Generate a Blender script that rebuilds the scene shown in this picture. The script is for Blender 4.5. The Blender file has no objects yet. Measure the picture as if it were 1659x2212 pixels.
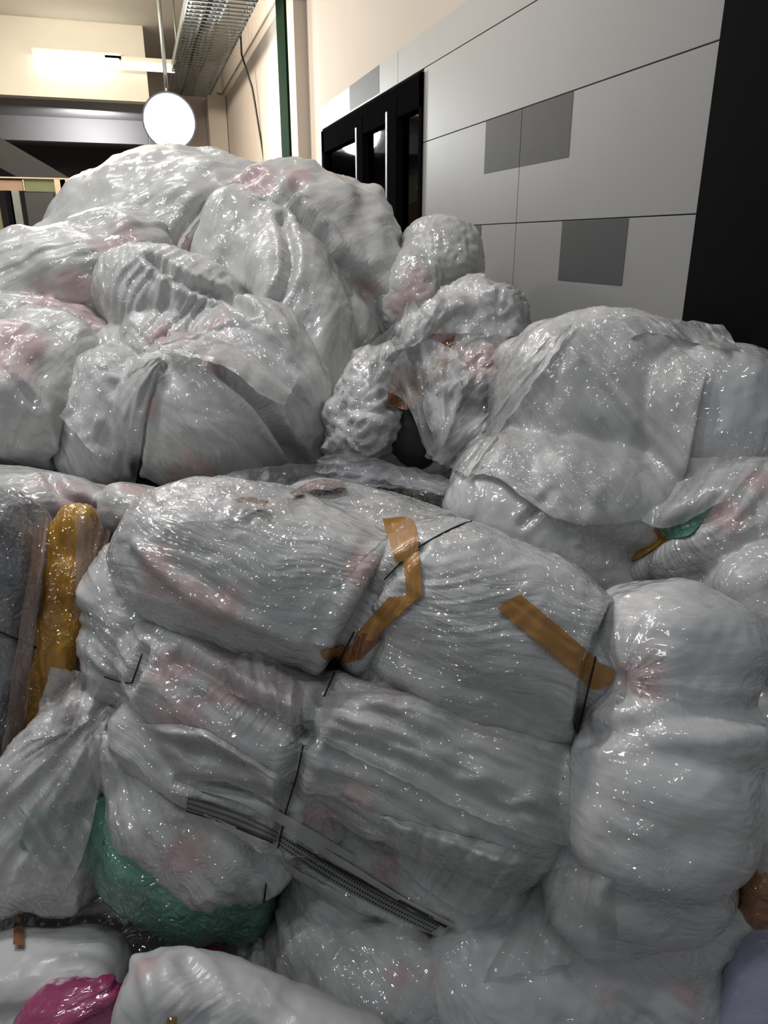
import bpy, bmesh, math, random
import numpy as np
from mathutils import Vector, Matrix
from mathutils.bvhtree import BVHTree
random.seed(3)
SC = bpy.context.scene
COL = SC.collection

# ------------------------------------------------------------------ camera
H = 1.70                       # camera height above the floor
FPX, CX, CY = 1597.0, 829.5, 1106.0
PITCH, YAW = math.radians(20.05), math.radians(17.5)
FW = np.array([math.sin(YAW)*math.cos(PITCH), math.cos(YAW)*math.cos(PITCH), -math.sin(PITCH)])
RT = np.array([math.cos(YAW), -math.sin(YAW), 0.0])
UP = np.cross(RT, FW)
CAM = np.array([0.0, 0.0, H])
cd = bpy.data.cameras.new('camera')
cam = bpy.data.objects.new('camera', cd); COL.objects.link(cam)
cd.sensor_fit = 'VERTICAL'; cd.sensor_height = 36.0; cd.lens = 36.0*FPX/2212.0
cd.clip_start = 0.05; cd.clip_end = 100
cam.matrix_world = Matrix(((RT[0], UP[0], -FW[0], 0), (RT[1], UP[1], -FW[1], 0), (RT[2], UP[2], -FW[2], H), (0, 0, 0, 1)))
SC.camera = cam

# ------------------------------------------------------------------ light
W_ = bpy.data.worlds.new('world'); SC.world = W_; W_.use_nodes = True
W_.node_tree.nodes['Background'].inputs[0].default_value = (0.93, 0.97, 1.0, 1)
W_.node_tree.nodes['Background'].inputs[1].default_value = 0.20
def area_lamp(name, loc, target, sx, sy, power, color=(1, 1, 1)):
    l = bpy.data.lights.new(name, 'AREA'); l.shape = 'RECTANGLE'; l.size = sx; l.size_y = sy
    l.energy = power; l.color = color
    o = bpy.data.objects.new(name, l); COL.objects.link(o); o.location = loc
    d = Vector(target) - Vector(loc); o.rotation_euler = d.to_track_quat('-Z', 'Y').to_euler()
    return o
for x_, y_, e_, c_ in ((-0.7, 2.5, 68, (1, .99, .98)), (-0.4, 5.2, 50, (1, .97, .93)), (0.1, 0.45, 13, (.98, .99, 1)), (-1.9, 1.3, 24, (.98, .99, 1))):
    area_lamp('ceiling_lamp_light', (x_, y_, 4.12), (x_, y_-.1, 0), 1.2, 0.07, e_, c_)
area_lamp('ceiling_lamp_light', (-1.2, 8.2, 4.1), (0.4, 8.6, 1.5), 1.6, 0.3, 230, (1, .90, .77))
area_lamp('ceiling_fill_uplight', (-1.2, 8.6, 3.7), (-1.2, 8.9, 4.3), 1.6, .3, 45, (1, .92, .78))  # unseen uplight added to brighten the far ceiling
area_lamp('window_room_fill', (2.0, 7.2, 2.9), (2.6, 7.6, 1.0), .6, .1, 26, (1, .9, .7))  # unseen light added so the room behind the glass shows
area_lamp('far_room_light', (-.4, 12.6, 3.2), (-.6, 14.5, 3.0), .5, .1, 38, (.95, .97, 1))
cy = SC.cycles
cy.max_bounces = 4; cy.diffuse_bounces = 2; cy.glossy_bounces = 2; cy.transmission_bounces = 2; cy.transparent_max_bounces = 6
SC.view_settings.view_transform = 'Standard'; SC.view_settings.look = 'None'
SC.view_settings.gamma = 1.0; SC.view_settings.use_curve_mapping = False
SC.view_settings.exposure = -0.4

# ------------------------------------------------------------------ helpers
def ray(x, y): return FW + RT*((x-CX)/FPX) - UP*((y-CY)/FPX)
def at(x, y, d): return CAM + ray(x, y)*d                       # pixel + depth along the view
def at_x(x, y, X): r = ray(x, y); return CAM + r*(X/r[0])
def at_y(x, y, Y): r = ray(x, y); return CAM + r*(Y/r[1])
def at_z(x, y, Z): r = ray(x, y); return CAM + r*((Z-H)/r[2])

def tag(o, label=None, cat=None, group=None, kind=None):
    if label: o['label'] = label
    if cat: o['category'] = cat
    if group: o['group'] = group
    if kind: o['kind'] = kind
    return o
def thing(name, label, cat, loc=(0, 0, 0), group=None):
    o = bpy.data.objects.new(name, None); COL.objects.link(o); o.location = Vector(loc)
    o.empty_display_size = 0.1
    return tag(o, label, cat, group)
def link_mesh(name, V, F, m, parent=None, smooth=True, label=None):
    me = bpy.data.meshes.new(name)
    V = np.asarray(V, float)
    if parent is not None: V = V - np.array(parent_loc(parent))
    me.from_pydata(V.tolist(), [], F); me.update()
    if smooth: me.shade_smooth()
    me.materials.append(m)
    o = bpy.data.objects.new(name, me); COL.objects.link(o)
    if parent is not None: o.parent = parent
    if label: o['label'] = label
    return o
def parent_loc(p):
    v = Vector((0, 0, 0))
    while p is not None: v = v + p.location; p = p.parent
    return v
def box_vf(lo, hi):
    (x0, y0, z0), (x1, y1, z1) = lo, hi
    V = [(x0,y0,z0),(x1,y0,z0),(x1,y1,z0),(x0,y1,z0),(x0,y0,z1),(x1,y0,z1),(x1,y1,z1),(x0,y1,z1)]
    F = [(0,3,2,1),(4,5,6,7),(0,1,5,4),(1,2,6,5),(2,3,7,6),(3,0,4,7)]
    return V, F
def box(name, lo, hi, m, parent=None, label=None, bevel=0.0):
    lo2 = [min(a, b) for a, b in zip(lo, hi)]; hi2 = [max(a, b) for a, b in zip(lo, hi)]
    V, F = box_vf(lo2, hi2)
    o = link_mesh(name, V, F, m, parent, False, label)
    if bevel > 0:
        b = bmesh.new(); b.from_mesh(o.data)
        bmesh.ops.bevel(b, geom=b.edges[:], offset=bevel, segments=1, affect='EDGES', profile=.5)
        b.to_mesh(o.data); b.free()
    return o
def boxes(name, lst, m, parent=None, label=None):
    V, F = [], []
    for lo, hi in lst:
        v, f = box_vf(lo, hi); n = len(V); V += v; F += [tuple(i+n for i in q) for q in f]
    return link_mesh(name, V, F, m, parent, False, label)
def struct(o): o['kind'] = 'structure'; return o
def tube(name, P, r, m, parent=None, label=None, seg=8):
    P = np.asarray(P, float); n = len(P); V = []; F = []
    T = np.gradient(P, axis=0); T /= np.linalg.norm(T, axis=1)[:, None] + 1e-12
    a = np.array([0.3, 0.2, 1.0]); 
    for i in range(n):
        u = np.cross(T[i], a); u /= np.linalg.norm(u) + 1e-12; w = np.cross(T[i], u)
        rr = r[i] if hasattr(r, '__len__') else r
        for k in range(seg):
            t = 2*math.pi*k/seg; V.append(P[i] + rr*(math.cos(t)*u + math.sin(t)*w))
    for i in range(n-1):
        for k in range(seg):
            F.append((i*seg+k, i*seg+(k+1) % seg, (i+1)*seg+(k+1) % seg, (i+1)*seg+k))
    F.append(tuple(range(seg))[::-1]); F.append(tuple((n-1)*seg+k for k in range(seg)))
    return link_mesh(name, V, F, m, parent, True, label)
def resample(P, n):
    P = np.asarray(P, float)
    if len(P) == 1: return np.repeat(P, n, 0)
    s = np.r_[0, np.cumsum(np.linalg.norm(np.diff(P[:, :2], axis=0), axis=1))]
    t = np.linspace(0, s[-1], n)
    # smooth (cosine-free) Catmull style by cubic hermite
    out = np.empty((n, P.shape[1])); m = np.gradient(P, s, axis=0) if len(P) > 2 else np.repeat([(P[1]-P[0])/max(s[1], 1e-9)], 2, 0)
    k = np.clip(np.searchsorted(s, t, side='right')-1, 0, len(P)-2)
    h = (s[k+1]-s[k]); u = (t-s[k])/h
    for c in range(P.shape[1]):
        out[:, c] = ((2*u**3-3*u**2+1)*P[k, c] + (u**3-2*u**2+u)*h*m[k, c] + (-2*u**3+3*u**2)*P[k+1, c] + (u**3-u**2)*h*m[k+1, c])
    return out

# ---- noise in numpy
def _hash(ix, iy, iz, seed):
    h = (ix*374761393 + iy*668265263 + iz*2147483647 + seed*1274126177) & 0xFFFFFFFF
    h = ((h ^ (h >> 13))*1274126177) & 0xFFFFFFFF
    return (h ^ (h >> 16)) & 0xFFFFFFFF
def noise(p, seed=0):
    p = np.asarray(p, float); i = np.floor(p).astype(np.int64); f = p - i
    u = f*f*f*(f*(f*6-15)+10); r = 0.0
    for dx in (0, 1):
        for dy in (0, 1):
            for dz in (0, 1):
                h = _hash(i[:, 0]+dx, i[:, 1]+dy, i[:, 2]+dz, seed)
                a = (h & 1023)*(2*math.pi/1024); z = ((h >> 10) & 1023)/511.5 - 1; s = np.sqrt(np.maximum(0, 1-z*z))
                g = s*np.cos(a)*(f[:, 0]-dx) + s*np.sin(a)*(f[:, 1]-dy) + z*(f[:, 2]-dz)
                w = (u[:, 0] if dx else 1-u[:, 0])*(u[:, 1] if dy else 1-u[:, 1])*(u[:, 2] if dz else 1-u[:, 2])
                r = r + w*g
    return r*1.6
def fbm(p, o=3, seed=0):
    r, a = 0, 1
    for k in range(o): r = r + a*noise(p*2**k, seed+k*17); a *= .5
    return r
def ridged(p, o=2, seed=0):
    r, a = 0, 1
    for k in range(o): r = r + a*(1-2*np.abs(noise(p*1.9**k, seed+k*31))); a *= .5
    return r
def sstep(a, b, x): t = np.clip((x-a)/(b-a), 0, 1); return t*t*(3-2*t)
def dist_poly(V, P):
    best = np.full(len(V), 1e9)
    for a, b in zip(P[:-1], P[1:]):
        d = b-a; L = d@d + 1e-12; t = np.clip(((V-a)@d)/L, 0, 1)
        q = a + t[:, None]*d; best = np.minimum(best, np.linalg.norm(V-q, axis=1))
    return best

# ---- soft bodies: overlapping super-ellipsoids merged, then creased
_ico = None
def ico():
    global _ico
    if _ico is None:
        b = bmesh.new(); bmesh.ops.create_icosphere(b, subdivisions=5, radius=1)
        _ico = (np.array([v.co[:] for v in b.verts]), [tuple(v.index for v in f.verts) for f in b.faces]); b.free()
    return _ico
def blob(px, py, d, rx, ry, rz, rot=0, p=2.3):
    V, F = ico(); V = V.copy()
    n = (np.abs(V)**p).sum(1)**(1/p); V = V/n[:, None]
    s = d/FPX; a = math.radians(rot)
    X = RT*math.cos(a) - UP*math.sin(a); Y = UP*math.cos(a) + RT*math.sin(a)
    return at(px, py, d) + V[:, :1]*X*rx*s + V[:, 1:2]*Y*ry*s + V[:, 2:]*FW*rz*s, F
def wblob(c, r, rotz=0, p=3.0):                                 # upright body given in metres
    V, F = ico(); V = V.copy(); n = (np.abs(V)**p).sum(1)**(1/p); V = V/n[:, None]*np.array(r)
    c0, s0 = math.cos(rotz), math.sin(rotz)
    return np.c_[V[:, 0]*c0-V[:, 1]*s0, V[:, 0]*s0+V[:, 1]*c0, V[:, 2]] + np.array(c), F

FILMS = []
class Film:
    """one plastic skin: merged blobs -> voxel remesh -> wrinkles; keeps a BVH for laying tape, wire and film on it"""
    def __init__(s, name, blobs, mat, parent, voxel=.008, smooth=6, ops=(), flow=((0, 0), (1, 0)), wid=.03, length=.25,
                 amp=.006, lump=.012, seed=1, pink=(), label=None, crumple=.002, floor=None, wallx=1.425):
        V, F = [], []
        for bv, bf in blobs:
            n = len(V); V += bv.tolist(); F += [tuple(i+n for i in q) for q in bf]
        me = bpy.data.meshes.new('tmp'); me.from_pydata(V, [], F)
        o = bpy.data.objects.new('tmp', me); COL.objects.link(o)
        r = o.modifiers.new('r', 'REMESH'); r.mode = 'VOXEL'; r.voxel_size = voxel
        if smooth:
            q = o.modifiers.new('s', 'SMOOTH'); q.iterations = smooth; q.factor = .5
        dg = bpy.context.evaluated_depsgraph_get(); m2 = bpy.data.meshes.new_from_object(o.evaluated_get(dg))
        bpy.data.objects.remove(o); bpy.data.meshes.remove(me)
        nv = len(m2.vertices); co = np.empty(nv*3); m2.vertices.foreach_get('co', co); V = co.reshape(-1, 3)
        nn = np.empty(nv*3); m2.vertices.foreach_get('normal', nn); N = nn.reshape(-1, 3)
        s.bvh = BVHTree.FromPolygons(V.tolist(), [tuple(p.vertices) for p in m2.polygons])
        s.mid = float(np.median((V-CAM)@FW))
        # flow frame
        (x0, y0), (x1, y1) = flow
        xm, ym = (x0+x1)/2, (y0+y1)/2
        A = RT*(x1-x0) - UP*(y1-y0); A /= np.linalg.norm(A); C = FW; B = np.cross(C, A)
        warp = np.c_[fbm(V/.22, 2, seed+5), fbm(V/.22, 2, seed+6), fbm(V/.22, 2, seed+7)]*.03
        Q = V + warp
        fl = np.c_[(Q@A)/length, (Q@B)/wid, (Q@C)/(length*.8)]
        D = lump*fbm(V/.16, 2, seed+1)
        mask = .35 + .65*sstep(-.35, .35, noise(V/.13, seed+9))
        w1 = ridged(fl*.5, 2, seed+2); w2 = ridged(fl*1.3, 2, seed+3)
        D = D + amp*mask*(.9*w1 + .35*w2)
        D = D + crumple*(1-2*np.abs(noise(V/.035 + warp*20, seed+4)))
        tint = np.zeros(nv); kfl = fl.copy(); ple = np.zeros((nv, 4))
        Vd = V.copy()
        for op in ops:
            if op[0] == 'knot':
                _, px, py, R, k, a, pinch = op
                c, nrm = s.hit(px, py); d = V-c; dist = np.linalg.norm(d, axis=1)
                e1 = np.cross(nrm, [0.3, .2, .9]); e1 /= np.linalg.norm(e1); e2 = np.cross(nrm, e1)
                th = np.arctan2(d@e2, d@e1); g = np.exp(-(dist/R)**2)
                pp = np.c_[np.cos(th)*k, np.sin(th)*k, dist/R*.8]
                fade = sstep(0.0, .25, dist/R)
                D = D*(1-g*.7) + g*fade*a*ridged(pp, 2, seed+40) - pinch*np.exp(-(dist/(R*.35))**2)
                m_ = g > ple[:, 3]; ple[m_] = np.c_[np.cos(th)*k*2.4, np.sin(th)*k*2.4, dist/.12, g*sstep(.05, .4, dist/R)][m_]
            elif op[0] in ('groove', 'fold'):
                _, P, w, a = op
                W3 = s.lay(P, 0, 24); dd = dist_poly(V, W3)
                if op[0] == 'groove':
                    D = D - a*np.exp(-(dd/w)**2) + a*.25*np.exp(-((dd-2*w)/w)**2)
                    T = W3[-1]-W3[0]; T /= np.linalg.norm(T)       # tight pleats running across the tie
                    wt = np.exp(-((dd-w)/(2.6*w))**2)*min(1, a/.03); m_ = wt > ple[:, 3]
                    ple[m_] = np.c_[(Q@T)/.0085, dd/.09, np.zeros(nv), wt][m_]
                else:
                    D = D + a*np.exp(-(dd/w)**2)
            elif op[0] == 'dir':                                 # local change of wrinkle direction
                _, px, py, R, dx, dy, wd, ln, a = op
                c, nrm = s.hit(px, py); g = np.exp(-(np.linalg.norm(V-c, axis=1)/R)**2)
                A2 = RT*dx - UP*dy; A2 /= np.linalg.norm(A2); B2 = np.cross(FW, A2)
                f2 = np.c_[(Q@A2)/ln, (Q@B2)/wd, (Q@FW)/ln]
                
                if wd > .02: D = D*(1-g) + g*a*ridged(f2, 2, seed+77)
                else:
                    m_ = g > ple[:, 3]; ple[m_] = np.c_[f2[:, 1], f2[:, 0], np.zeros(nv), g][m_]
        for px, py, r in pink:
            c, _ = s.hit(px, py)
            d = np.linalg.norm(V-c, axis=1)/r + .55*fbm(V/.07, 3, seed+50)
            tint = np.maximum(tint, 1-sstep(.45, 1.1, d))
        D = D - np.median(D)
        V = V + N*D[:, None]
        if floor is not None: V[:, 2] = np.maximum(V[:, 2], floor)
        if wallx is not None: V[:, 0] = np.minimum(V[:, 0], wallx)
        s.bvh = BVHTree.FromPolygons(V.tolist(), [tuple(p.vertices) for p in m2.polygons])
        L = np.array(parent_loc(parent)) if parent is not None else 0
        m2.vertices.foreach_set('co', (V-L).ravel()); m2.update(); m2.shade_smooth()
        at1 = m2.attributes.new('flow', 'FLOAT_VECTOR', 'POINT'); at1.data.foreach_set('vector', kfl.ravel())
        at3 = m2.attributes.new('pleat', 'FLOAT_COLOR', 'POINT'); at3.data.foreach_set('color', np.ascontiguousarray(ple).ravel())
        at2 = m2.attributes.new('tint', 'FLOAT', 'POINT'); at2.data.foreach_set('value', tint)
        m2.materials.clear(); m2.materials.append(mat); m2.name = name
        s.V = V; s.L = L; s.par = parent; FILMS.append(s)
        s.o = bpy.data.objects.new(name, m2); COL.objects.link(s.o)
        if parent is not None: s.o.parent = parent
        if label: s.o['label'] = label
    def hit(s, px, py):
        r = ray(px, py); r = r/np.linalg.norm(r)
        h = s.bvh.ray_cast(Vector(CAM), Vector(r))
        if h[0] is None:
            h = s.bvh.find_nearest(Vector(at(px, py, s.mid)))
        return np.array(h[0]), np.array(h[1])
    def lay(s, P, off, n):
        R = resample(P, n); out = []
        for q in R:
            c, nr = s.hit(q[0], q[1])
            if nr @ (CAM-c) < 0: nr = -nr
            out.append(c + nr*off)
        return np.array(out)

def press_apart():
    # bags that touch flatten against each other: the part of one hidden inside a nearer one is pressed back to its rear
    for i, a in enumerate(FILMS):
        moved = False
        for b in FILMS[i+1:]:
            if b.par is a.par: continue
            lo, hi = b.V.min(0), b.V.max(0)
            idx = np.nonzero(np.all((a.V > lo) & (a.V < hi), axis=1))[0]
            if not len(idx): continue
            for k in idx:
                v = a.V[k]; d = v-CAM; d = d/np.linalg.norm(d); vd = Vector(d); vv = Vector(v)
                h = b.bvh.ray_cast(vv, vd)
                if h[0] is not None and h[1].dot(vd) > 0:
                    a.V[k] = np.array(h[0]) + d*.004; moved = True
        if moved:
            a.V[:, 2] = np.maximum(a.V[:, 2], .0)
            a.o.data.vertices.foreach_set('co', (a.V-a.L).ravel()); a.o.data.update()

def multi_hit(films, px, py):
    r = ray(px, py); r = r/np.linalg.norm(r); best = None
    for f in films:
        h = f.bvh.ray_cast(Vector(CAM), Vector(r))
        if h[0] is not None and (best is None or h[3] < best[0]): best = (h[3], np.array(h[0]), np.array(h[1]))
    return best
def sheet(name, top, bot, films, mat, parent, nu=40, nv=16, off=.004, amp=.004, wid=.03, length=.2, along='v', seed=1,
          thick=0.0, label=None, curl=0.0, ragged=0.0, relax=2, tint=0.0, taper=0.0):
    """a thin film or tape lying on `films` between two polylines (points may carry their own depth)"""
    ex = len(top[0]) == 3
    A = resample(top, nu); B = resample(bot, nu)
    v = np.linspace(0, 1, nv)[:, None, None]
    G = A[None]*(1-v) + B[None]*v
    if ragged:
        jit = noise(np.c_[np.arange(nu)*.35, np.zeros(nu), np.full(nu, seed*7.1)], seed)*ragged
        jit2 = noise(np.c_[np.arange(nu)*.35, np.ones(nu)*9, np.full(nu, seed*7.1)], seed+1)*ragged
        G[..., 1] += (1-v[..., 0])*jit[None] + v[..., 0]*jit2[None]
        kit = noise(np.c_[np.arange(nv)*.5, np.ones(nv)*4, np.full(nv, seed*3.1)], seed+2)*ragged
        u = np.linspace(-1, 1, nu)[None]
        G[..., 0] += kit[:, None]*np.abs(u)
    Dp = np.full((nv, nu), np.nan)
    for i in range(nv):
        for j in range(nu):
            if ex: Dp[i, j] = G[i, j, 2]
            else:
                h = multi_hit(films, G[i, j, 0], G[i, j, 1])
                if h is not None: Dp[i, j] = (h[1]-CAM)@FW
    if np.isnan(Dp).any():
        if np.isnan(Dp).all(): Dp[:] = 1.5
        for _ in range(200):
            bad = np.isnan(Dp)
            if not bad.any(): break
            P = np.pad(Dp, 1, constant_values=np.nan)
            nb = np.stack([P[:-2, 1:-1], P[2:, 1:-1], P[1:-1, :-2], P[1:-1, 2:]])
            with np.errstate(all='ignore'):
                import warnings; warnings.simplefilter('ignore'); mnn = np.nanmean(nb, 0)
            Dp[bad] = mnn[bad]
    hard = Dp.copy()
    for _ in range(relax):
        P = np.pad(Dp, 1, mode='edge'); Dp = np.minimum(hard, (P[:-2, 1:-1]+P[2:, 1:-1]+P[1:-1, :-2]+P[1:-1, 2:])/4)
    uu, vv = np.meshgrid(np.linspace(0, 1, nu), np.linspace(0, 1, nv))
    s = np.nanmean(Dp)/FPX
    Lu = np.linalg.norm(np.diff(A[:, :2], axis=0), axis=1).sum()*s; Lv = np.linalg.norm(A[:, :2]-B[:, :2], axis=1).mean()*s
    if along == 'v': fl = np.c_[vv.ravel()*Lv/length, uu.ravel()*Lu/wid, np.full(nu*nv, seed*3.3)]
    else: fl = np.c_[uu.ravel()*Lu/length, vv.ravel()*Lv/wid, np.full(nu*nv, seed*3.3)]
    wob = fbm(np.c_[uu.ravel()*Lu/.1, vv.ravel()*Lv/.1, np.full(nu*nv, seed*1.7)], 2, seed)
    fl2 = fl.copy(); fl2[:, 1] += wob*.6
    D = amp*(ridged(fl2*.6, 2, seed)+.6) + amp*.8*wob
    edge = np.minimum(np.minimum(uu, 1-uu), np.minimum(vv, 1-vv)).ravel()
    D = D + curl*(1-sstep(0, .18, edge))*(.6+.8*noise(np.c_[uu.ravel()*5, vv.ravel()*5, np.full(nu*nv, seed*1.)], seed+8))
    D = off + np.maximum(D, -off*.6)
    if taper:
        e2 = np.minimum(np.minimum(uu, 1-uu)*1.2, vv).ravel(); D = D*sstep(-.02, taper, e2) + .0012
    P = np.array([at(G[i, j, 0], G[i, j, 1], Dp[i, j]) for i in range(nv) for j in range(nu)])
    tow = CAM - P; tow /= np.linalg.norm(tow, axis=1)[:, None]
    P = P + tow*D[:, None]
    F = [(i*nu+j, i*nu+j+1, (i+1)*nu+j+1, (i+1)*nu+j) for i in range(nv-1) for j in range(nu-1)]
    if thick > 0:
        n = len(P); P = np.vstack([P, P-tow*thick]); fl = np.vstack([fl, fl])
        F2 = [tuple(k+n for k in f[::-1]) for f in F]
        ring = [j for j in range(nu)] + [i*nu+nu-1 for i in range(1, nv)] + [(nv-1)*nu+j for j in range(nu-2, -1, -1)] + [i*nu for i in range(nv-2, 0, -1)]
        F = F + F2 + [(a, a+n, b+n, b) for a, b in zip(ring, ring[1:]+ring[:1])]
    o = link_mesh(name, P, F, mat, parent, True, label)
    a1 = o.data.attributes.new('flow', 'FLOAT_VECTOR', 'POINT'); a1.data.foreach_set('vector', np.ascontiguousarray(fl).ravel())
    a2 = o.data.attributes.new('tint', 'FLOAT', 'POINT'); a2.data.foreach_set('value', np.full(len(P), tint))
    uvw = np.c_[uu.ravel(), vv.ravel(), np.zeros(nu*nv)]
    if thick > 0: uvw = np.vstack([uvw, uvw])
    a3 = o.data.attributes.new('along', 'FLOAT_VECTOR', 'POINT'); a3.data.foreach_set('vector', np.ascontiguousarray(uvw).ravel())
    return o

# ------------------------------------------------------------------ materials
def new_mat(name):
    m = bpy.data.materials.new(name); m.use_nodes = True; nt = m.node_tree
    return m, nt, nt.nodes['Principled BSDF'], nt.nodes['Material Output']
def N_(nt, t, **kw):
    n = nt.nodes.new(t)
    for k, v in kw.items():
        if k in n.inputs.keys(): n.inputs[k].default_value = v
        else: setattr(n, k, v)
    return n
def plain(name, col, rough=.6, var=.06, scale=8, metallic=0, bump=.0, spec=.5, emit=None, estr=0):
    m, nt, b, out = new_mat(name)
    tc = N_(nt, 'ShaderNodeTexCoord'); nz = N_(nt, 'ShaderNodeTexNoise', Scale=scale, Detail=5.0)
    nt.links.new(tc.outputs['Object'], nz.inputs['Vector'])
    mx = N_(nt, 'ShaderNodeMix', data_type='RGBA'); nt.links.new(nz.outputs[0], mx.inputs[0])
    mx.inputs[6].default_value = (*[c*(1-var) for c in col], 1); mx.inputs[7].default_value = (*[min(1, c*(1+var)) for c in col], 1)
    nt.links.new(mx.outputs[2], b.inputs['Base Color'])
    b.inputs['Roughness'].default_value = rough; b.inputs['Metallic'].default_value = metallic
    b.inputs['Specular IOR Level'].default_value = spec
    if bump:
        bp = N_(nt, 'ShaderNodeBump', Strength=.5, Distance=bump); nt.links.new(nz.outputs[0], bp.inputs['Height']); nt.links.new(bp.outputs[0], b.inputs['Normal'])
    if emit: b.inputs['Emission Color'].default_value = (*emit, 1); b.inputs['Emission Strength'].default_value = estr
    return m
def film_mat(name, c1=(.68, .68, .68), c2=(.45, .45, .45), pink=(.60, .36, .36), rough=.34, fine=.003, crinkle=.9, alpha=1.0,
             cscale=70, fscale=1.3, spec=.35, sparse=.46, coat=1.0, crough=.09, streak=.0028, plh=.0045, white=.5, vs=1.6, vdist=.010):
    m, nt, b, out = new_mat(name); L = nt.links.new
    fa = N_(nt, 'ShaderNodeAttribute', attribute_name='flow'); ta = N_(nt, 'ShaderNodeAttribute', attribute_name='tint')
    tc = N_(nt, 'ShaderNodeTexCoord')
    n1 = N_(nt, 'ShaderNodeTexNoise', Scale=.9, Detail=2.0, Distortion=.6); L(fa.outputs['Vector'], n1.inputs['Vector'])
    n2 = N_(nt, 'ShaderNodeTexNoise', Scale=fscale, Detail=3.0, Roughness=.55, Distortion=.6); L(fa.outputs['Vector'], n2.inputs['Vector'])
    nr = N_(nt, 'ShaderNodeTexNoise', Scale=2.3, Detail=1.5, Roughness=.5, Distortion=.5); nr.noise_type = 'RIDGED_MULTIFRACTAL'; L(fa.outputs['Vector'], nr.inputs['Vector'])
    # flat-faceted crinkles of stiff film
    dn = N_(nt, 'ShaderNodeTexNoise', Scale=cscale*.5, Detail=0.0); L(tc.outputs['Object'], dn.inputs['Vector'])
    va = N_(nt, 'ShaderNodeVectorMath', operation='SCALE'); L(dn.outputs['Color'], va.inputs[0]); va.inputs['Scale'].default_value = .04
    vb = N_(nt, 'ShaderNodeVectorMath', operation='ADD'); vm = N_(nt, 'ShaderNodeVectorMath', operation='MULTIPLY'); L(fa.outputs['Vector'], vm.inputs[0]); vm.inputs[1].default_value = (.2, .03, 0)
    L(vm.outputs[0], vb.inputs[0]); L(va.outputs[0], vb.inputs[1])
    n3 = N_(nt, 'ShaderNodeTexVoronoi', Scale=cscale, feature='DISTANCE_TO_EDGE', voronoi_dimensions='2D'); L(vb.outputs[0], n3.inputs['Vector'])
    n4 = N_(nt, 'ShaderNodeTexNoise', Scale=6.0, Detail=1.0); L(tc.outputs['Object'], n4.inputs['Vector'])
    pm = N_(nt, 'ShaderNodeMapRange', clamp=True); L(n4.outputs[0], pm.inputs[0]); pm.inputs[1].default_value = sparse-.06; pm.inputs[2].default_value = sparse+.10
    # colour: cloudy layers of film + pink print seen through
    cr = N_(nt, 'ShaderNodeMapRange', clamp=True); L(n1.outputs[0], cr.inputs[0]); cr.inputs[1].default_value = .34; cr.inputs[2].default_value = .64
    n5 = N_(nt, 'ShaderNodeTexNoise', Scale=9.0, Detail=3.0, Distortion=1.0); L(tc.outputs['Object'], n5.inputs['Vector'])
    ad = N_(nt, 'ShaderNodeMath', operation='MULTIPLY_ADD'); L(cr.outputs[0], ad.inputs[0]); ad.inputs[1].default_value = .55
    m5 = N_(nt, 'ShaderNodeMath', operation='MULTIPLY'); L(n5.outputs[0], m5.inputs[0]); m5.inputs[1].default_value = .55; L(m5.outputs[0], ad.inputs[2])
    mx = N_(nt, 'ShaderNodeMix', data_type='RGBA'); L(ad.outputs[0], mx.inputs[0]); mx.inputs[6].default_value = (*c2, 1); mx.inputs[7].default_value = (*c1, 1)
    wr = N_(nt, 'ShaderNodeMapRange', clamp=True); L(nr.outputs[0], wr.inputs[0]); wr.inputs[1].default_value = .72; wr.inputs[2].default_value = 1.35; wr.inputs[4].default_value = white
    mw = N_(nt, 'ShaderNodeMix', data_type='RGBA'); L(wr.outputs[0], mw.inputs[0]); L(mx.outputs[2], mw.inputs[6]); mw.inputs[7].default_value = (*[min(.85, c*1.55) for c in c1], 1)
    mx = mw
    mp = N_(nt, 'ShaderNodeMix', data_type='RGBA'); tm = N_(nt, 'ShaderNodeMath', operation='MULTIPLY'); L(ta.outputs['Fac'], tm.inputs[0]); tm.inputs[1].default_value = .55
    L(tm.outputs[0], mp.inputs[0]); L(mx.outputs[2], mp.inputs[6]); mp.inputs[7].default_value = (*pink, 1)
    L(mp.outputs[2], b.inputs['Base Color'])
    b.inputs['Roughness'].default_value = rough; b.inputs['Specular IOR Level'].default_value = spec
    b.inputs['Coat Weight'].default_value = coat; b.inputs['Coat Roughness'].default_value = crough; b.inputs['Coat IOR'].default_value = 1.9
    b1 = N_(nt, 'ShaderNodeBump', Strength=1.0, Distance=fine); L(n2.outputs[0], b1.inputs['Height'])
    pa = N_(nt, 'ShaderNodeAttribute', attribute_name='pleat'); 
    pn = N_(nt, 'ShaderNodeTexNoise', Scale=1.0, Detail=0.0); L(pa.outputs['Vector'], pn.inputs['Vector'])
    bp = N_(nt, 'ShaderNodeBump', Distance=plh); L(pn.outputs[0], bp.inputs['Height']); L(pa.outputs['Alpha'], bp.inputs['Strength']); L(b1.outputs[0], bp.inputs['Normal'])
    b1 = bp
    L(b1.outputs[0], b.inputs['Normal'])
    b2 = N_(nt, 'ShaderNodeBump', Distance=streak); L(nr.outputs[0], b2.inputs['Height']); L(b1.outputs[0], b2.inputs['Normal']); b2.inputs['Strength'].default_value = 1.0
    nv = N_(nt, 'ShaderNodeTexVoronoi', Scale=vs, feature='DISTANCE_TO_EDGE', voronoi_dimensions='2D'); vd = N_(nt, 'ShaderNodeVectorMath', operation='SCALE'); L(dn.outputs['Color'], vd.inputs[0]); vd.inputs['Scale'].default_value = .6
    vf = N_(nt, 'ShaderNodeVectorMath', operation='ADD'); L(fa.outputs['Vector'], vf.inputs[0]); L(vd.outputs[0], vf.inputs[1]); L(vf.outputs[0], nv.inputs['Vector'])
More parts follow.
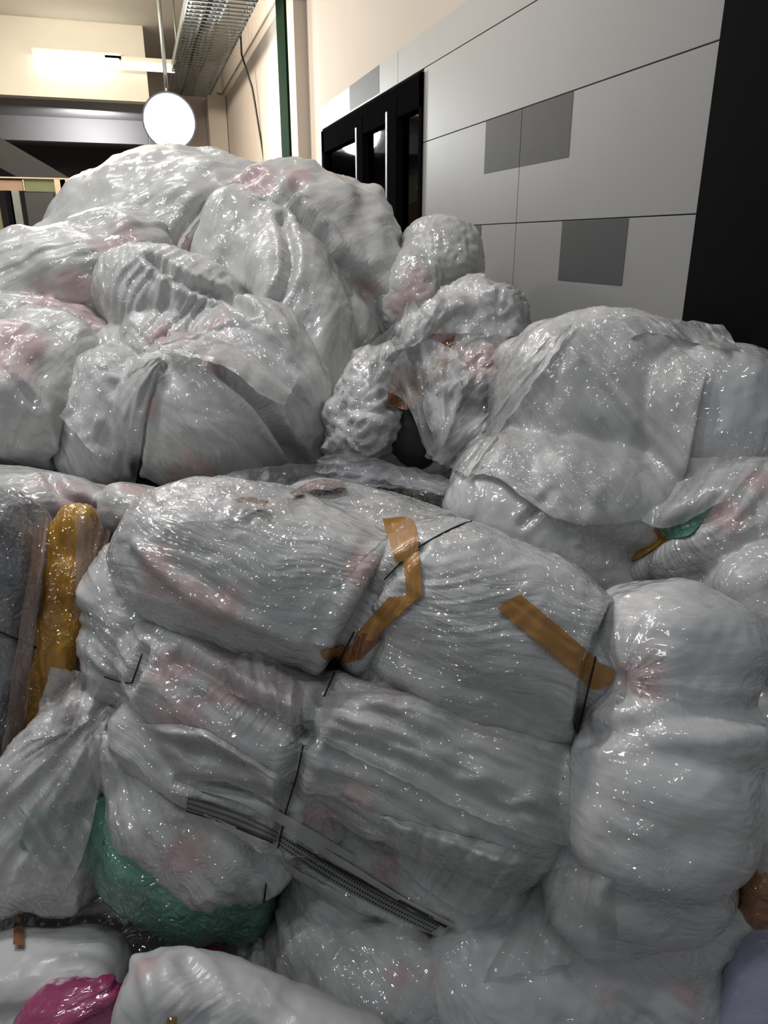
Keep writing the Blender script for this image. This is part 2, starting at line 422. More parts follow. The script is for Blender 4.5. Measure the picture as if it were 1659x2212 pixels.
    bv = N_(nt, 'ShaderNodeBump', Distance=vdist, Strength=.8); L(nv.outputs['Distance'], bv.inputs['Height']); L(b2.outputs[0], bv.inputs['Normal']); b2 = bv
    b3 = N_(nt, 'ShaderNodeBump', Distance=crinkle/cscale); L(n3.outputs['Distance'], b3.inputs['Height']); L(b2.outputs[0], b3.inputs['Normal'])
    sm = N_(nt, 'ShaderNodeMath', operation='MULTIPLY_ADD'); L(pm.outputs[0], sm.inputs[0]); sm.inputs[1].default_value = .9; sm.inputs[2].default_value = .04; L(sm.outputs[0], b3.inputs['Strength'])
    L(b3.outputs[0], b.inputs['Coat Normal'])
    if alpha < 1:
        tr = N_(nt, 'ShaderNodeBsdfTransparent'); ms = N_(nt, 'ShaderNodeMixShader')
        am = N_(nt, 'ShaderNodeMapRange', clamp=True); L(n2.outputs[0], am.inputs[0]); am.inputs[1].default_value = .3; am.inputs[2].default_value = .7
        am.inputs[3].default_value = alpha*.6; am.inputs[4].default_value = min(1, alpha*1.35)
        L(am.outputs[0], ms.inputs[0]); L(tr.outputs[0], ms.inputs[1]); L(b.outputs[0], ms.inputs[2]); L(ms.outputs[0], out.inputs['Surface'])
    return m
M_FILM = film_mat('film_white')
M_SMOOTH = film_mat('film_smooth_white', c1=(.68, .68, .685), c2=(.55, .55, .555), fine=.0012, plh=.0018, streak=.0008, sparse=.53, white=.25)
M_FAR = film_mat('film_far', c1=(.62, .62, .61), c2=(.46, .46, .455), fine=.004, crinkle=.4, cscale=40, plh=.0018, streak=.002, coat=.6, crough=.11, vs=1.3, vdist=.02)
M_SHEET = film_mat('film_sheet_pale', c1=(.60, .60, .60), c2=(.52, .52, .52), fine=.001, streak=.0006, vdist=.002, coat=.25, crough=.25, sparse=.56, white=.15)
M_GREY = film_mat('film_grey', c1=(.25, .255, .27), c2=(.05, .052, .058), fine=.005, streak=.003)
M_CLEAR = film_mat('film_clear', c1=(.72, .72, .72), c2=(.58, .58, .58), alpha=.5, streak=.002)
M_GLASSY = film_mat('film_glassy', c1=(.62, .62, .66), c2=(.5, .5, .54), alpha=.36, coat=1.0, crough=.06, fine=.006, crinkle=.8, streak=.004, sparse=.42)
M_VEIL = film_mat('film_veil', c1=(.70, .70, .70), c2=(.58, .58, .58), alpha=.66, cscale=110, crinkle=.5, sparse=.47, fine=.0015)
M_TEAL = film_mat('film_teal', c1=(.11, .29, .22), c2=(.06, .18, .135), pink=(.35, .35, .35))
M_TEALV = film_mat('film_teal_thin', c1=(.13, .32, .25), c2=(.08, .22, .17), alpha=.55)
M_YELLOW = film_mat('film_yellow', c1=(.55, .28, .008), c2=(.24, .09, .006), fine=.004)
M_MAGENTA = film_mat('film_magenta', c1=(.36, .035, .15), c2=(.20, .01, .05))
M_LAV = film_mat('film_lavender', c1=(.50, .50, .68), c2=(.44, .44, .62), fine=.001, crinkle=.05, streak=.0004, vdist=.001)
M_PINKCLR = film_mat('film_pink_clear', c1=(.48, .36, .33), c2=(.30, .19, .16), alpha=.5)
M_TAPE = film_mat('brown_tape', c1=(.46, .235, .065), c2=(.34, .15, .03), fine=.0008, crinkle=.06, streak=.0006, vdist=.001, coat=.4)
M_TAPED = film_mat('brown_tape_dark', c1=(.28, .10, .015), c2=(.16, .045, .008), fine=.002, crinkle=.15)
M_WIRE = plain('black_wire', (.012, .010, .010), .5)
M_PAPER = plain('white_sheet', (.50, .50, .49), .55, .08, 40)
M_DARK = plain('dark_matte_and_shade', (.03, .03, .03), .7)  # near-black parts; also painted shade in the heap and between sheets

# ------------------------------------------------------------------ room
M_TILE = plain('tile_light', (.255, .255, .253), .5, .05, 3.5, bump=.0006)
M_TILED = plain('tile_dark', (.062, .062, .065), .6, .10, 9, spec=.25)
M_GROUT = plain('grout', (.16, .16, .16), .9)
M_PLASTER = plain('plaster_cream', (.66, .58, .50), .85, .04, 3)
M_CEIL = plain('ceiling_paint', (.68, .64, .55), .9, .04, 1.5)
M_FLOOR = plain('concrete_floor', (.22, .21, .20), .8, .2, 3)
M_BLACK = plain('black_metal', (.004, .004, .0045), .7, .2, 20, spec=.03)
M_FRAME = plain('window_black', (.006, .006, .007), .8, .2, 20, spec=0.0)
M_GREEN = plain('green_steel', (.010, .026, .012), .9, .2, 10, spec=.02)
M_GALV = plain('galvanised_steel', (.25, .265, .25), .45, .2, 12, metallic=.6)
M_GREYW = plain('grey_shed_ceiling', (.26, .25, .25), .9, .08, 2)
M_DGREY = plain('dark_shed_wall', (.10, .10, .10), .9, .1, 2)
M_WOOD = plain('light_wood', (.45, .34, .22), .6, .15, 6)
M_OLIVE = plain('olive_board', (.11, .12, .055), .7, .2, 5)
M_BROWNW = plain('brown_wall_inside', (.25, .16, .11), .8, .1, 4)
M_LAMP = plain('lamp_tube', (.9, .9, .9), .5, emit=(1, .97, .88), estr=9)
M_LAMP2 = plain('lamp_tube_dim', (.9, .9, .9), .5, emit=(1, .93, .72), estr=2.2)
M_FLOOD = plain('flood_lens', (.9, .9, .9), .5, emit=(.96, 1, 1), estr=160)
mg, nt, b, out = new_mat('window_glass'); b.inputs['Base Color'].default_value = (.9, .95, .92, 1); b.inputs['Roughness'].default_value = .04
tr = N_(nt, 'ShaderNodeBsdfTransparent', Color=(.75, .8, .74, 1)); fr = N_(nt, 'ShaderNodeFresnel', IOR=1.5); gl = N_(nt, 'ShaderNodeBsdfGlossy', Roughness=.03)
ms = N_(nt, 'ShaderNodeMixShader'); nt.links.new(fr.outputs[0], ms.inputs[0]); nt.links.new(tr.outputs[0], ms.inputs[1]); nt.links.new(gl.outputs[0], ms.inputs[2]); nt.links.new(ms.outputs[0], out.inputs['Surface'])
M_GLASS = mg

WX = 1.44
def zr(v): return H + v*0.8
def yr(v): return v*0.8
CEILZ = H + 2.5
struct(box('floor', (-4.5, -2.5, -.05), (4.0, 18, 0), M_FLOOR))
struct(box('ceiling', (-4.5, 2.2, CEILZ), (1.7, 13.2, CEILZ+.1), M_CEIL))
# right wall: plaster carrier with tiles in front, hole for the window
WY0, WY1 = yr(4.89), yr(7.65); WZ1 = zr(.985); WZ0 = H-.35
wall = bpy.data.objects.new('wall_right', None); COL.objects.link(wall); wall['kind'] = 'structure'
TX = WX + .012
boxes('grout_bed', [((TX, 1.2, 0), (TX+.2, WY0, zr(1.2))), ((TX, WY0, WZ1), (TX+.2, WY1, zr(1.2))), ((TX, WY0, 0), (TX+.2, WY1, WZ0)), ((TX, WY1, 0), (TX+.2, 6.21, zr(1.2)))], M_GROUT, wall)
boxes('plaster_upper', [((TX-.004, 1.2, zr(1.2)), (TX+.2, 6.21, CEILZ))], M_PLASTER, wall)
box('plaster_far', (WX+.03, 6.21, 0), (WX+.2, 13.0, CEILZ), M_PLASTER, wall)
box('plaster_pilaster', (WX-.07, 6.72, 0), (WX+.1, 7.0, CEILZ), M_PLASTER, wall)
tile_me = {}
def tile(y0, y1, z0, z1):
    g = .0016
    k = (round(y1-y0, 3), round(z1-z0, 3))
    if k not in tile_me:
        V, F = box_vf((-.012, g, g), (0, k[0]-g, k[1]-g))
        bm = bmesh.new(); vs = [bm.verts.new(v) for v in V]
        for f in F: bm.faces.new([vs[i] for i in f])
        bmesh.ops.bevel(bm, geom=bm.edges[:], offset=.0012, segments=1, affect='EDGES')
        me = bpy.data.meshes.new('tile'); bm.to_mesh(me); bm.free(); me.materials.append(M_TILE); tile_me[k] = me
    o = bpy.data.objects.new('tile', tile_me[k]); COL.objects.link(o); o.parent = wall; o.location = (TX, y0, z0)
rows = [(-2.1, -1.66), (-1.66, -1.16), (-1.16, -.41), (-.41, .0885), (.0885, .592), (.592, 1.004), (1.004, 1.2)]
cols = [1.5, 3.54, 4.89]
for za, zb in rows:
    zza, zzb = max(0, zr(za)), zr(zb)
    yy = (cols if zb <= .6 else [1.5, 4.89]) if zb <= 1.01 else [1.5, 3.35, 5.4, 7.76]
    for a, c in zip(yy[:-1], yy[1:]): tile(yr(a), yr(c), zza, zzb)
    if zb <= 1.01: tile(yr(7.65), yr(7.76), zza, zzb)
def dark(y0, y1, z0, z1):
    g = .002
    box('dark_inset', (WX-.0012, yr(y0)+g, zr(z0)), (WX+.004, yr(y1)-g, zr(z1)-g), M_TILED, wall, 'dark grey square printed on the tile')
dark(3.085, 3.54, .341, .592); dark(3.54, 3.945, .341, .592)
dark(2.605, 3.098, -.161, .0885); dark(3.947, 4.45, -.21, .0885); dark(5.82, 6.65, 1.02, 1.2)
# window
win = bpy.data.objects.new('window_1', None); COL.objects.link(win); win['kind'] = 'structure'
fx0, fx1 = WX-.012, WX+.05
ya, yb, yc_, yd = WY0, WY1, 4.37, 5.03
box('head_rail', (fx0, ya, WZ1-.15), (fx1, yb, WZ1), M_FRAME, win)
box('bottom_rail', (fx0, ya, WZ0), (fx1, yb, WZ0+.08), M_FRAME, win)
box('jamb', (fx0, ya, WZ0), (fx1, ya+.035, WZ1), M_FRAME, win); box('jamb', (fx0, yb-.08, WZ0), (fx1, yb, WZ1), M_FRAME, win)
box('mullion', (fx0-.006, yc_-.075, WZ0), (fx1, yc_+.075, WZ1-.05), M_FRAME, win, bevel=.004)
box('mullion', (fx0-.006, yd-.06, WZ0), (fx1, yd+.06, WZ1-.05), M_FRAME, win, bevel=.004)
box('reflection_strip', (fx0-.01, yc_+.075, WZ0), (fx0+.012, yc_+.10, WZ1-.10), M_GALV, win, 'metal strip standing in for a bright reflection beside the mullion')  # reflections of light on the window, built as bright strips
box('reflection_strip', (fx0-.01, yd+.06, WZ0), (fx0+.012, yd+.085, WZ1-.10), M_GALV, win, 'metal strip standing in for a bright reflection beside the mullion')
for a, c in ((ya+.035, yc_-.075), (yc_+.075, yd-.06), (yd+.06, yb-.08)):
    box('pane', (WX+.022, a, WZ0+.08), (WX+.027, c, WZ1-.10), M_GLASS, win)
# little room behind the glass
rb = bpy.data.objects.new('wall_window_room', None); COL.objects.link(rb); rb['kind'] = 'structure'
box('back_panel', (2.9, 3.2, 0), (2.95, 11.0, 2.25), M_OLIVE, rb); box('upper_panel', (2.88, 3.2, 2.25), (2.95, 11.0, 3.0), M_BROWNW, rb)
box('dark_panel', (2.6, 8.3, 0), (2.75, 8.9, 2.05), M_DGREY, rb); box('dark_panel', (2.5, 9.5, 0), (2.75, 10.4, 3.0), M_DGREY, rb)
box('end_panel', (1.66, 11.0, 0), (2.95, 11.05, 3.0), M_DGREY, rb)
box('roof_panel', (1.66, 3.2, 3.0), (2.95, 11.05, 3.05), M_DGREY, rb)
# black post at the right
po = thing('black_post', 'tall glossy black post at the right edge beside the tiled wall', 'post', (1.40, 1.58, 0))
box('shaft', (1.352, 1.20, 0), (1.432, yr(2.10), CEILZ), M_BLACK, po, bevel=.004)
box('edge_bead', (1.425, yr(2.10), 0), (1.438, yr(2.10)+.006, CEILZ), M_PLASTER, po, 'thin pale bead along the far edge')
# green column
gc = thing('steel_column', 'dark green painted steel column standing against the cream wall', 'column', (WX-.05, 7.3, 0))
box('flange', (WX-.075, 7.08, 0), (WX-.060, 7.46, CEILZ), M_GREEN, gc)
box('web', (WX-.060, 7.27, 0), (WX+.03, 7.29, CEILZ), M_GREEN, gc)
box('flange', (WX-.085, 7.03, 0), (WX-.0, 7.08, CEILZ), M_GREEN, gc)
# back wall: beam, opening, cream stub
p0 = at_y(310, 300, 11); 
struct(box('wall_back', (.35, 12.8, 0), (WX+.1, 13.0, CEILZ), M_PLASTER))
struct(box('trim_1', (1.20, 12.3, 0), (WX+.02, 12.8, H+2.0), M_PLASTER))
struct(box('wall_back_beam', (-4.5, 11, H+1.67), (.35, 11.2, CEILZ), M_CEIL))
struct(box('ceiling_far_room', (-4.5, 11.2, H+1.78), (.35, 19, H+1.83), M_GREYW))
struct(box('wall_far_room', (-4.5, 17.4, 0), (.35, 17.5, H+1.9), M_DGREY))
struct(box('trim_2', (-4.5, 13.5, H+1.45), (.35, 13.7, H+1.8), M_GREYW))
struct(box('wall_left', (-2.6, 9.2, 0), (-2.45, 19, CEILZ), M_BROWNW))
# sloping dark stair flight underside in the far room
V = [tuple(at_y(-60, 262, 10.8)), tuple(at_y(-60, 330, 10.8)), tuple(at_y(220, 480, 10.8)), tuple(at_y(220, 425, 10.8))]
V2 = [(x, y+.9, z) for x, y, z in V]
st = thing('stair_flight', 'dark sloping stair flight in the gloom at the far left', 'stairs', (V[1][0], 11.2, 0))
link_mesh('stringer', V+V2, [(0,1,2,3), (7,6,5,4), (0,4,5,1), (1,5,6,2), (2,6,7,3), (3,7,4,0)], M_DARK, st, False)
# lamps
def tube_lamp(name, label, c, L, m, r=.028):
    t = thing(name, label, 'lamp', c, 'tube lamps in the far hall')
    x, y, z = c
    tube('light_tube', [(x-L/2, y, z), (x, y, z), (x+L/2, y, z)], r, m, t)
    box('housing', (x-L/2-.03, y+.0, z+r*.8), (x+L/2+.03, y+.09, z+r+.05), M_CEIL, t)
    for s_ in (-1, 1): box('end_cap', (x+s_*L/2-.02, y-.03, z-.03), (x+s_*L/2+.02, y+.03, z+.04), M_GALV, t)
    return t
a = at_y(168, 131, 10.9); tube_lamp('fluorescent_lamp', 'long bright white tube lamp on the far beam', (a[0], 10.9, a[2]), .95, M_LAMP, .055)
a = at_y(306, 144, 10.9); tube_lamp('fluorescent_lamp', 'dimmer yellowish tube lamp beside the bright one on the beam', (a[0], 10.9, a[2]), .78, M_LAMP2, .05)
a = at_y(220, 227, 12.6); tube_lamp('fluorescent_lamp', 'small short tube lamp under the grey far ceiling', (a[0], 12.6, a[2]), .38, M_LAMP, .03)
# floodlight on a rod
fc = at(366, 262, 7.6)
fl = thing('floodlight', 'glaring round floodlight hanging above the far pile of film', 'lamp', fc)
def disc(c, n, r, t, seg=28):
    c = np.array(c); n = np.array(n)/np.linalg.norm(n); u = np.cross(n, [0, 0, 1]); u /= np.linalg.norm(u); w = np.cross(n, u)
    V = [c + n*s_*t/2 + r*(math.cos(2*math.pi*k/seg)*u + math.sin(2*math.pi*k/seg)*w) for s_ in (1, -1) for k in range(seg)]
    F = [tuple(range(seg)), tuple(range(2*seg-1, seg-1, -1))] + [(k, k+seg, (k+1) % seg+seg, (k+1) % seg) for k in range(seg)]
    return V, F
nrm = (CAM + np.array([0, 0, -.6]) - fc); nrm /= np.linalg.norm(nrm)
v, f = disc(fc, nrm, .25, .03); link_mesh('lens', v, f, M_FLOOD, fl, False)
v, f = disc(fc-nrm*.05, nrm, .27, .07); link_mesh('housing', v, f, M_BLACK, fl, False)
tube('bracket', [fc-nrm*.08, fc-nrm*.12+np.array([0, 0, .15]), fc-nrm*.12+np.array([0, 0, .3])], .015, M_GALV, fl)
tube('rod', [fc-nrm*.12+np.array([0, 0, .3]), (fc-nrm*.12)*[1, 1, 0]+np.array([0, 0, CEILZ])], .02, M_GALV, fl)
# cable tray
tz = H + 2.0
ty0, ty1 = 6.2, 12.5; tx0, tx1 = .66, 1.24
ct = thing('cable_tray', 'perforated steel cable tray hanging under the ceiling along the cream wall', 'cable tray', ((tx0+tx1)/2, 8.5, tz))
box('side_rail', (tx0-.012, ty0, tz), (tx0, ty1, tz+.09), M_GALV, ct)
hol = []
for i in range(int((ty1-ty0)/.16)):
    y = ty0+i*.16; hol.append(((tx1, y, tz), (tx1+.01, y+.05, tz+.13)))
hol += [((tx1, ty0, tz), (tx1+.01, ty1, tz+.03)), ((tx1, ty0, tz+.11), (tx1+.01, ty1, tz+.14))]
boxes('perforated_rail', hol, M_GALV, ct)
k = 0; y = ty0
rung_me = None
while y < ty1:
    if rung_me is None:
        r0 = box('rung', (tx0, y, tz), (tx1, y+.03, tz+.012), M_GALV, ct); rung_me = r0.data; y0r = y
    else:
        o = r0.copy(); COL.objects.link(o); o.location = (0, y-y0r, 0)
    y += .125
for i in range(7):
    xx = tx0+.04+i*.05
    P = [(xx+.012*math.sin(yy*2.1+i), yy, tz+.03+.01*math.sin(yy*3+i*2)) for yy in np.linspace(ty0, ty1, 24)]
    tube('cable', P, .017, M_BLACK if i % 4 == 3 else M_GREYW, ct)
for yy in (7.9, 9.7):
    for xx in (tx0-.006, tx1+.005): tube('hanger_rod', [(xx, yy, tz), (xx, yy, tz+.2), (xx, yy, CEILZ)], .009, M_GALV, ct)
# hanging cable on the wall
P = [at_y(x, y, d) for x, y, d in ((519, 60, 9.5), (522, 118, 9.5), (532, 150, 9.4), (545, 190, 9.35), (552, 230, 9.3), (560, 280, 9.25), (568, 330, 9.2), (578, 400, 9.2))]
pc = tube('hanging_cable', P, .011, M_WIRE); tag(pc, 'thin brown cable hanging loosely from the tray in front of the cream wall', 'cable')
# junction plate by the tray
# far left partition
cb = thing('door_partition', 'wooden framed partition with a dark doorway at the far left', 'partition', at_y(90, 520, 9.6)*[1, 1, 0])
def py9(x, y): p = at_y(x, y, 9.6); return p
def rect9(name, x0, y0, x1, y1, m, dy0=0, dy1=.06, label=None):
    a = py9(x0, y0); c = py9(x1, y1); return box(name, (a[0], 9.6+dy0, a[2]), (c[0], 9.6+dy1, c[2] if y1 < 540 else .0), m, cb, label)
rect9('top_rail', -20, 381, 168, 388, M_WOOD); rect9('transom_board', 50, 388, 150, 415, M_OLIVE, .02, .05); rect9('left_board', -20, 388, 50, 412, M_BROWNW, .02, .05)
rect9('stile', 48, 388, 54, 412, M_WOOD); rect9('stile', 140, 388, 146, 600, M_WOOD); rect9('stile', 150, 388, 158, 600, M_WOOD)
rect9('door_leaf', 52, 415, 140, 600, M_DARK, .01, .05); rect9('jamb', 24, 412, 40, 600, M_BLACK, 0, .06); rect9('jamb', 40, 412, 50, 600, M_GALV, 0, .06)
rect9('left_panel', -30, 412, 24, 600, M_OLIVE, .02, .05)
a = py9(-30, 506); box('shelf_board', (a[0]-.2, 9.3, a[2]-.12), (py9(14, 500)[0], 9.58, a[2]), plain('yellow_board', (.6, .38, .12), .6), cb, 'yellow board at the partition foot')
# ------------------------------------------------------------------ bales, far to near
def sack(name, label, cat, px, py, d, group=None, z=None):
    group = group or {'film_sack': 'film sacks of the far pile', 'film_bag': 'loose film bags around the front bale', 'magenta_film': 'magenta film scraps'}.get(name)
    p = at(px, py, d); return thing(name, label, cat, (p[0], p[1], max(0, z if z is not None else 0)), group)
# lower layer carrying the visible bags (only its tops show in the gaps)
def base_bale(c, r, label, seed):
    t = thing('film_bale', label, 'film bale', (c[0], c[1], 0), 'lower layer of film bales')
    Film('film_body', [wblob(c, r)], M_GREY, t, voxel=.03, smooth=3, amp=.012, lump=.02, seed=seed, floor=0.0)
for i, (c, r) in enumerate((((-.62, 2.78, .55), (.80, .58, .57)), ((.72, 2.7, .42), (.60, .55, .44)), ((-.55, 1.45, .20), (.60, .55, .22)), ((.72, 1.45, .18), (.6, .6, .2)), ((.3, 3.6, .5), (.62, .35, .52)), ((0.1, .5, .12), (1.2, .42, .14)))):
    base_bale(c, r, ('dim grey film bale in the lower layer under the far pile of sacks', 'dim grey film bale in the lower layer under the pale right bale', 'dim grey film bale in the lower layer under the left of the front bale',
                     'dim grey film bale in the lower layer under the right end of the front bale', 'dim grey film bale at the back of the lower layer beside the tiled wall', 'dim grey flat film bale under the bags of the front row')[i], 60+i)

# ---- far mound
t = sack('film_sack', 'huge pale film sack crowning the far pile below the floodlight', 'film sack', 480, 560, 3.1, z=1.0)
B1 = Film('film_body', [blob(425, 625, 3.15, 305, 255, 300, -2), blob(640, 620, 3.05, 215, 235, 260, 22), blob(175, 615, 3.0, 95, 115, 180, -30), blob(800, 610, 3.0, 85, 190, 180, -8), blob(305, 525, 3.1, 160, 115, 200, -30), blob(480, 490, 3.15, 150, 100, 200, 5)], M_FAR, t, voxel=.013, smooth=8,
          flow=((700, 380), (330, 640)), wid=.07, length=.55, amp=.014, lump=.022, seed=11,
          ops=[('groove', [(640, 400), (600, 440), (520, 450), (450, 490), (400, 560)], .022, .035), ('groove', [(480, 420), (430, 450), (350, 560)], .02, .03),
               ('groove', [(620, 470), (700, 540), (760, 600), (850, 690)], .03, .045), ('fold', [(640, 440), (720, 500), (730, 560)], .02, .02), ('groove', [(560, 380), (500, 420), (430, 560)], .018, .02)],
          pink=[(540, 395, .10), (650, 375, .07), (785, 630, .05), (860, 660, .08), (410, 550, .08)])
t = sack('film_sack', 'rounded film sack bulging from the middle of the far pile, with deep vertical crease', 'film sack', 600, 700, 2.6, z=.9)
B2 = Film('film_body', [blob(520, 570, 2.78, 112, 150, 150, 12), blob(665, 740, 2.68, 108, 240, 200, -14, 2.5), blob(600, 650, 2.80, 130, 200, 180, -10), blob(760, 740, 2.9, 70, 170, 150, -18)], M_FAR, t, voxel=.011, smooth=9,
          flow=((600, 470), (540, 700)), wid=.06, length=.4, amp=.009, lump=.016, seed=12,
          ops=[('groove', [(612, 470), (628, 560), (600, 640), (555, 690)], .018, .035), ('groove', [(470, 600), (540, 650)], .02, .02)],
          pink=[(400, 560, .07)])
t = sack('film_sack', 'long creased film sack lying across the left of the far pile with pink smears', 'film sack', 150, 640, 2.6, z=.9)
B4 = Film('film_body', [blob(110, 640, 2.66, 280, 118, 190, -10), blob(270, 600, 2.70, 140, 130, 170, -20), blob(100, 720, 2.52, 210, 70, 130, 14), blob(-20, 600, 2.62, 120, 80, 140)], M_FAR, t, voxel=.011, smooth=5,
          flow=((0, 660), (260, 540)), wid=.055, length=.5, amp=.016, lump=.018, seed=13,
          pink=[(270, 545, .10), (165, 640, .08), (100, 655, .07), (200, 690, .07), (40, 735, .08), (150, 600, .05)],
          ops=[('groove', [(60, 660), (130, 690), (215, 730)], .02, .03)])
t = sack('film_sack', 'tied film sack with gathered neck and open flaps at the front of the far pile', 'film sack', 430, 860, 2.3, z=.75)
B5 = Film('film_body', [blob(375, 660, 2.48, 175, 115, 130, 22), blob(465, 915, 2.34, 190, 170, 220, 20), blob(580, 850, 2.46, 150, 200, 190, -25), blob(360, 760, 2.38, 100, 90, 90), blob(520, 780, 2.40, 130, 90, 120, 20), blob(225, 910, 2.28, 95, 160, 100, 10), blob(260, 790, 2.42, 90, 80, 90, -20)], M_FAR, t, voxel=.009, smooth=6,
          flow=((300, 580), (380, 730)), wid=.035, length=.3, amp=.010, lump=.014, seed=14,
          ops=[('dir', 480, 950, .22, 60, 30, .05, .3, .004), ('dir', 360, 650, .18, -70, 130, .032, .3, .019), ('knot', 350, 745, .17, 6, .018, .06), ('groove', [(330, 560), (400, 610), (480, 640), (545, 675)], .016, .035),
               ('groove', [(480, 800), (560, 870), (620, 960), (660, 1010)], .018, .035), ('groove', [(345, 790), (315, 870), (300, 960), (290, 1060)], .014, .035)],
          pink=[(380, 735, .06), (460, 785, .05), (350, 720, .05), (475, 705, .05), (420, 1030, .08), (320, 890, .045)])
def FL(name, top, bot, films, mat, par, **k): return sheet(name, top, bot, films, mat, par, **k)
allB = [B1, B2, B4, B5]
FL('film_flap', [(350, 742), (420, 725), (520, 690), (600, 730), (655, 800)], [(352, 760), (430, 775), (500, 800), (560, 850), (615, 875)], allB, M_VEIL, t, off=.03, amp=.012, wid=.05, length=.4, curl=.02, ragged=4, seed=4, nu=44, nv=18, along='u')
FL('film_flap', [(352, 755), (290, 770), (210, 800), (130, 900)], [(345, 790), (318, 880), (300, 1000), (285, 1075)], allB, M_VEIL, t, off=.02, amp=.016, wid=.04, length=.4, curl=.008, ragged=5, seed=5, nu=40, nv=40, along='u')
t = sack('film_sack', 'slumped film sack at the left edge of the far pile, next to the tied sack', 'film sack', 70, 880, 2.2, z=.7)
B3 = Film('film_body', [blob(60, 870, 2.3, 145, 165, 180, 10), blob(130, 760, 2.38, 120, 85, 130, 30)], M_FAR, t, voxel=.009, smooth=5, flow=((200, 720), (120, 1000)), wid=.05, length=.35, amp=.011, lump=.018, seed=15,
          ops=[('groove', [(200, 830), (160, 900), (125, 990)], .018, .035), ('fold', [(20, 790), (90, 870), (120, 980)], .012, .012)], pink=[(30, 735, .1), (260, 900, .06)])
t = sack('film_sack', 'low flattened film sack beneath the left end of the far pile', 'film sack', 130, 1080, 2.0, z=.6)
B6 = Film('film_body', [blob(60, 1070, 2.05, 220, 62, 150, 8), blob(310, 1105, 1.98, 95, 58, 100, 12)], M_FAR, t, voxel=.009, smooth=5, flow=((0, 1050), (300, 1100)), wid=.04, length=.35, amp=.008, lump=.014, seed=16,
          pink=[(300, 1050, .05), (375, 1108, .03), (150, 1120, .12)], ops=[('groove', [(105, 1025), (140, 1070), (200, 1100)], .014, .02)])
t = sack('film_sack', 'round film sack squeezed between the far pile and the tiled wall', 'film sack', 950, 580, 3.0, z=.9)
C1 = Film('film_body', [blob(945, 590, 2.92, 98, 112, 130, 10), blob(890, 640, 2.85, 80, 110, 110, 20)], M_FAR, t, voxel=.010, smooth=5, wid=.05, length=.25, amp=.005, seed=17, flow=((900, 500), (960, 640)), crumple=.006, pink=[(905, 610, .06), (870, 640, .07)])

# ---- loose heap in the middle, torn open
t = sack('film_heap', 'torn heap of crumpled clear film with brown tape and a dark body for the shade inside', 'film heap', 960, 840, 2.3, z=.5)
D1 = Film('film_body', [blob(1050, 710, 2.5, 85, 95, 110, 30), blob(940, 720, 2.5, 110, 60, 120, -38), blob(1000, 660, 2.55, 70, 50, 80, -10), blob(800, 900, 2.35, 85, 150, 130, 15), blob(960, 960, 2.4, 140, 70, 130), blob(1010, 830, 2.42, 120, 90, 120, -30)], M_FILM, t, voxel=.010, smooth=4, wid=.03, length=.18, amp=.014, lump=.035, seed=18,
          flow=((820, 760), (960, 640)), pink=[(1055, 770, .09), (960, 735, .06), (900, 850, .09)], crumple=.012)
Dk = Film('hollow_shade_body', [blob(890, 930, 2.28, 62, 90, 60, -25)], M_DARK, t, voxel=.012, smooth=3, amp=.003, lump=.01, seed=19, label='dark body standing in for the shade inside the torn film')  # solid near-black body painted as the shade in the opening
AD = [D1, Dk]
FL('tape_scrap', [(850, 800), (890, 790), (925, 800)], [(835, 870), (880, 885), (915, 862)], AD, M_TAPED, t, off=.02, amp=.012, wid=.03, seed=6, label='crumpled brown tape inside the film', nu=22, nv=14)
FL('tape_scrap', [(938, 775), (970, 775)], [(938, 805), (968, 806)], AD, M_TAPE, t, off=.012, amp=.004, seed=7, label='square scrap of brown tape', nu=10, nv=10)
FL('tape_scrap', [(955, 738), (985, 722)], [(955, 750), (978, 742)], AD, M_TAPED, t, off=.012, amp=.004, seed=8, nu=10, nv=8)
FL('film_flap', [(780, 755), (850, 700), (890, 645), (920, 690), (960, 640)], [(800, 850), (850, 760), (900, 745), (920, 730), (930, 720)], AD, M_CLEAR, t, off=.04, amp=.018, wid=.04, length=.2, curl=.02, ragged=5, seed=9)
FL('film_flap', [(830, 840), (860, 770), (930, 735), (990, 760)], [(900, 880), (915, 960), (930, 985), (1000, 870)], AD, M_CLEAR, t, off=.05, amp=.02, wid=.04, length=.2, curl=.02, ragged=6, seed=10)
FL('film_flap', [(985, 775), (1010, 790), (1005, 850)], [(920, 800), (915, 890), (935, 945)], AD, M_VEIL, t, off=.05, amp=.015, wid=.03, length=.2, curl=.02, ragged=4, seed=12, nu=26, nv=20)
FL('film_flap', [(950, 620), (1040, 612), (1110, 640)], [(920, 720), (1010, 720), (1140, 730)], AD, M_CLEAR, t, off=.04, amp=.02, wid=.04, length=.2, curl=.02, ragged=5, seed=11)

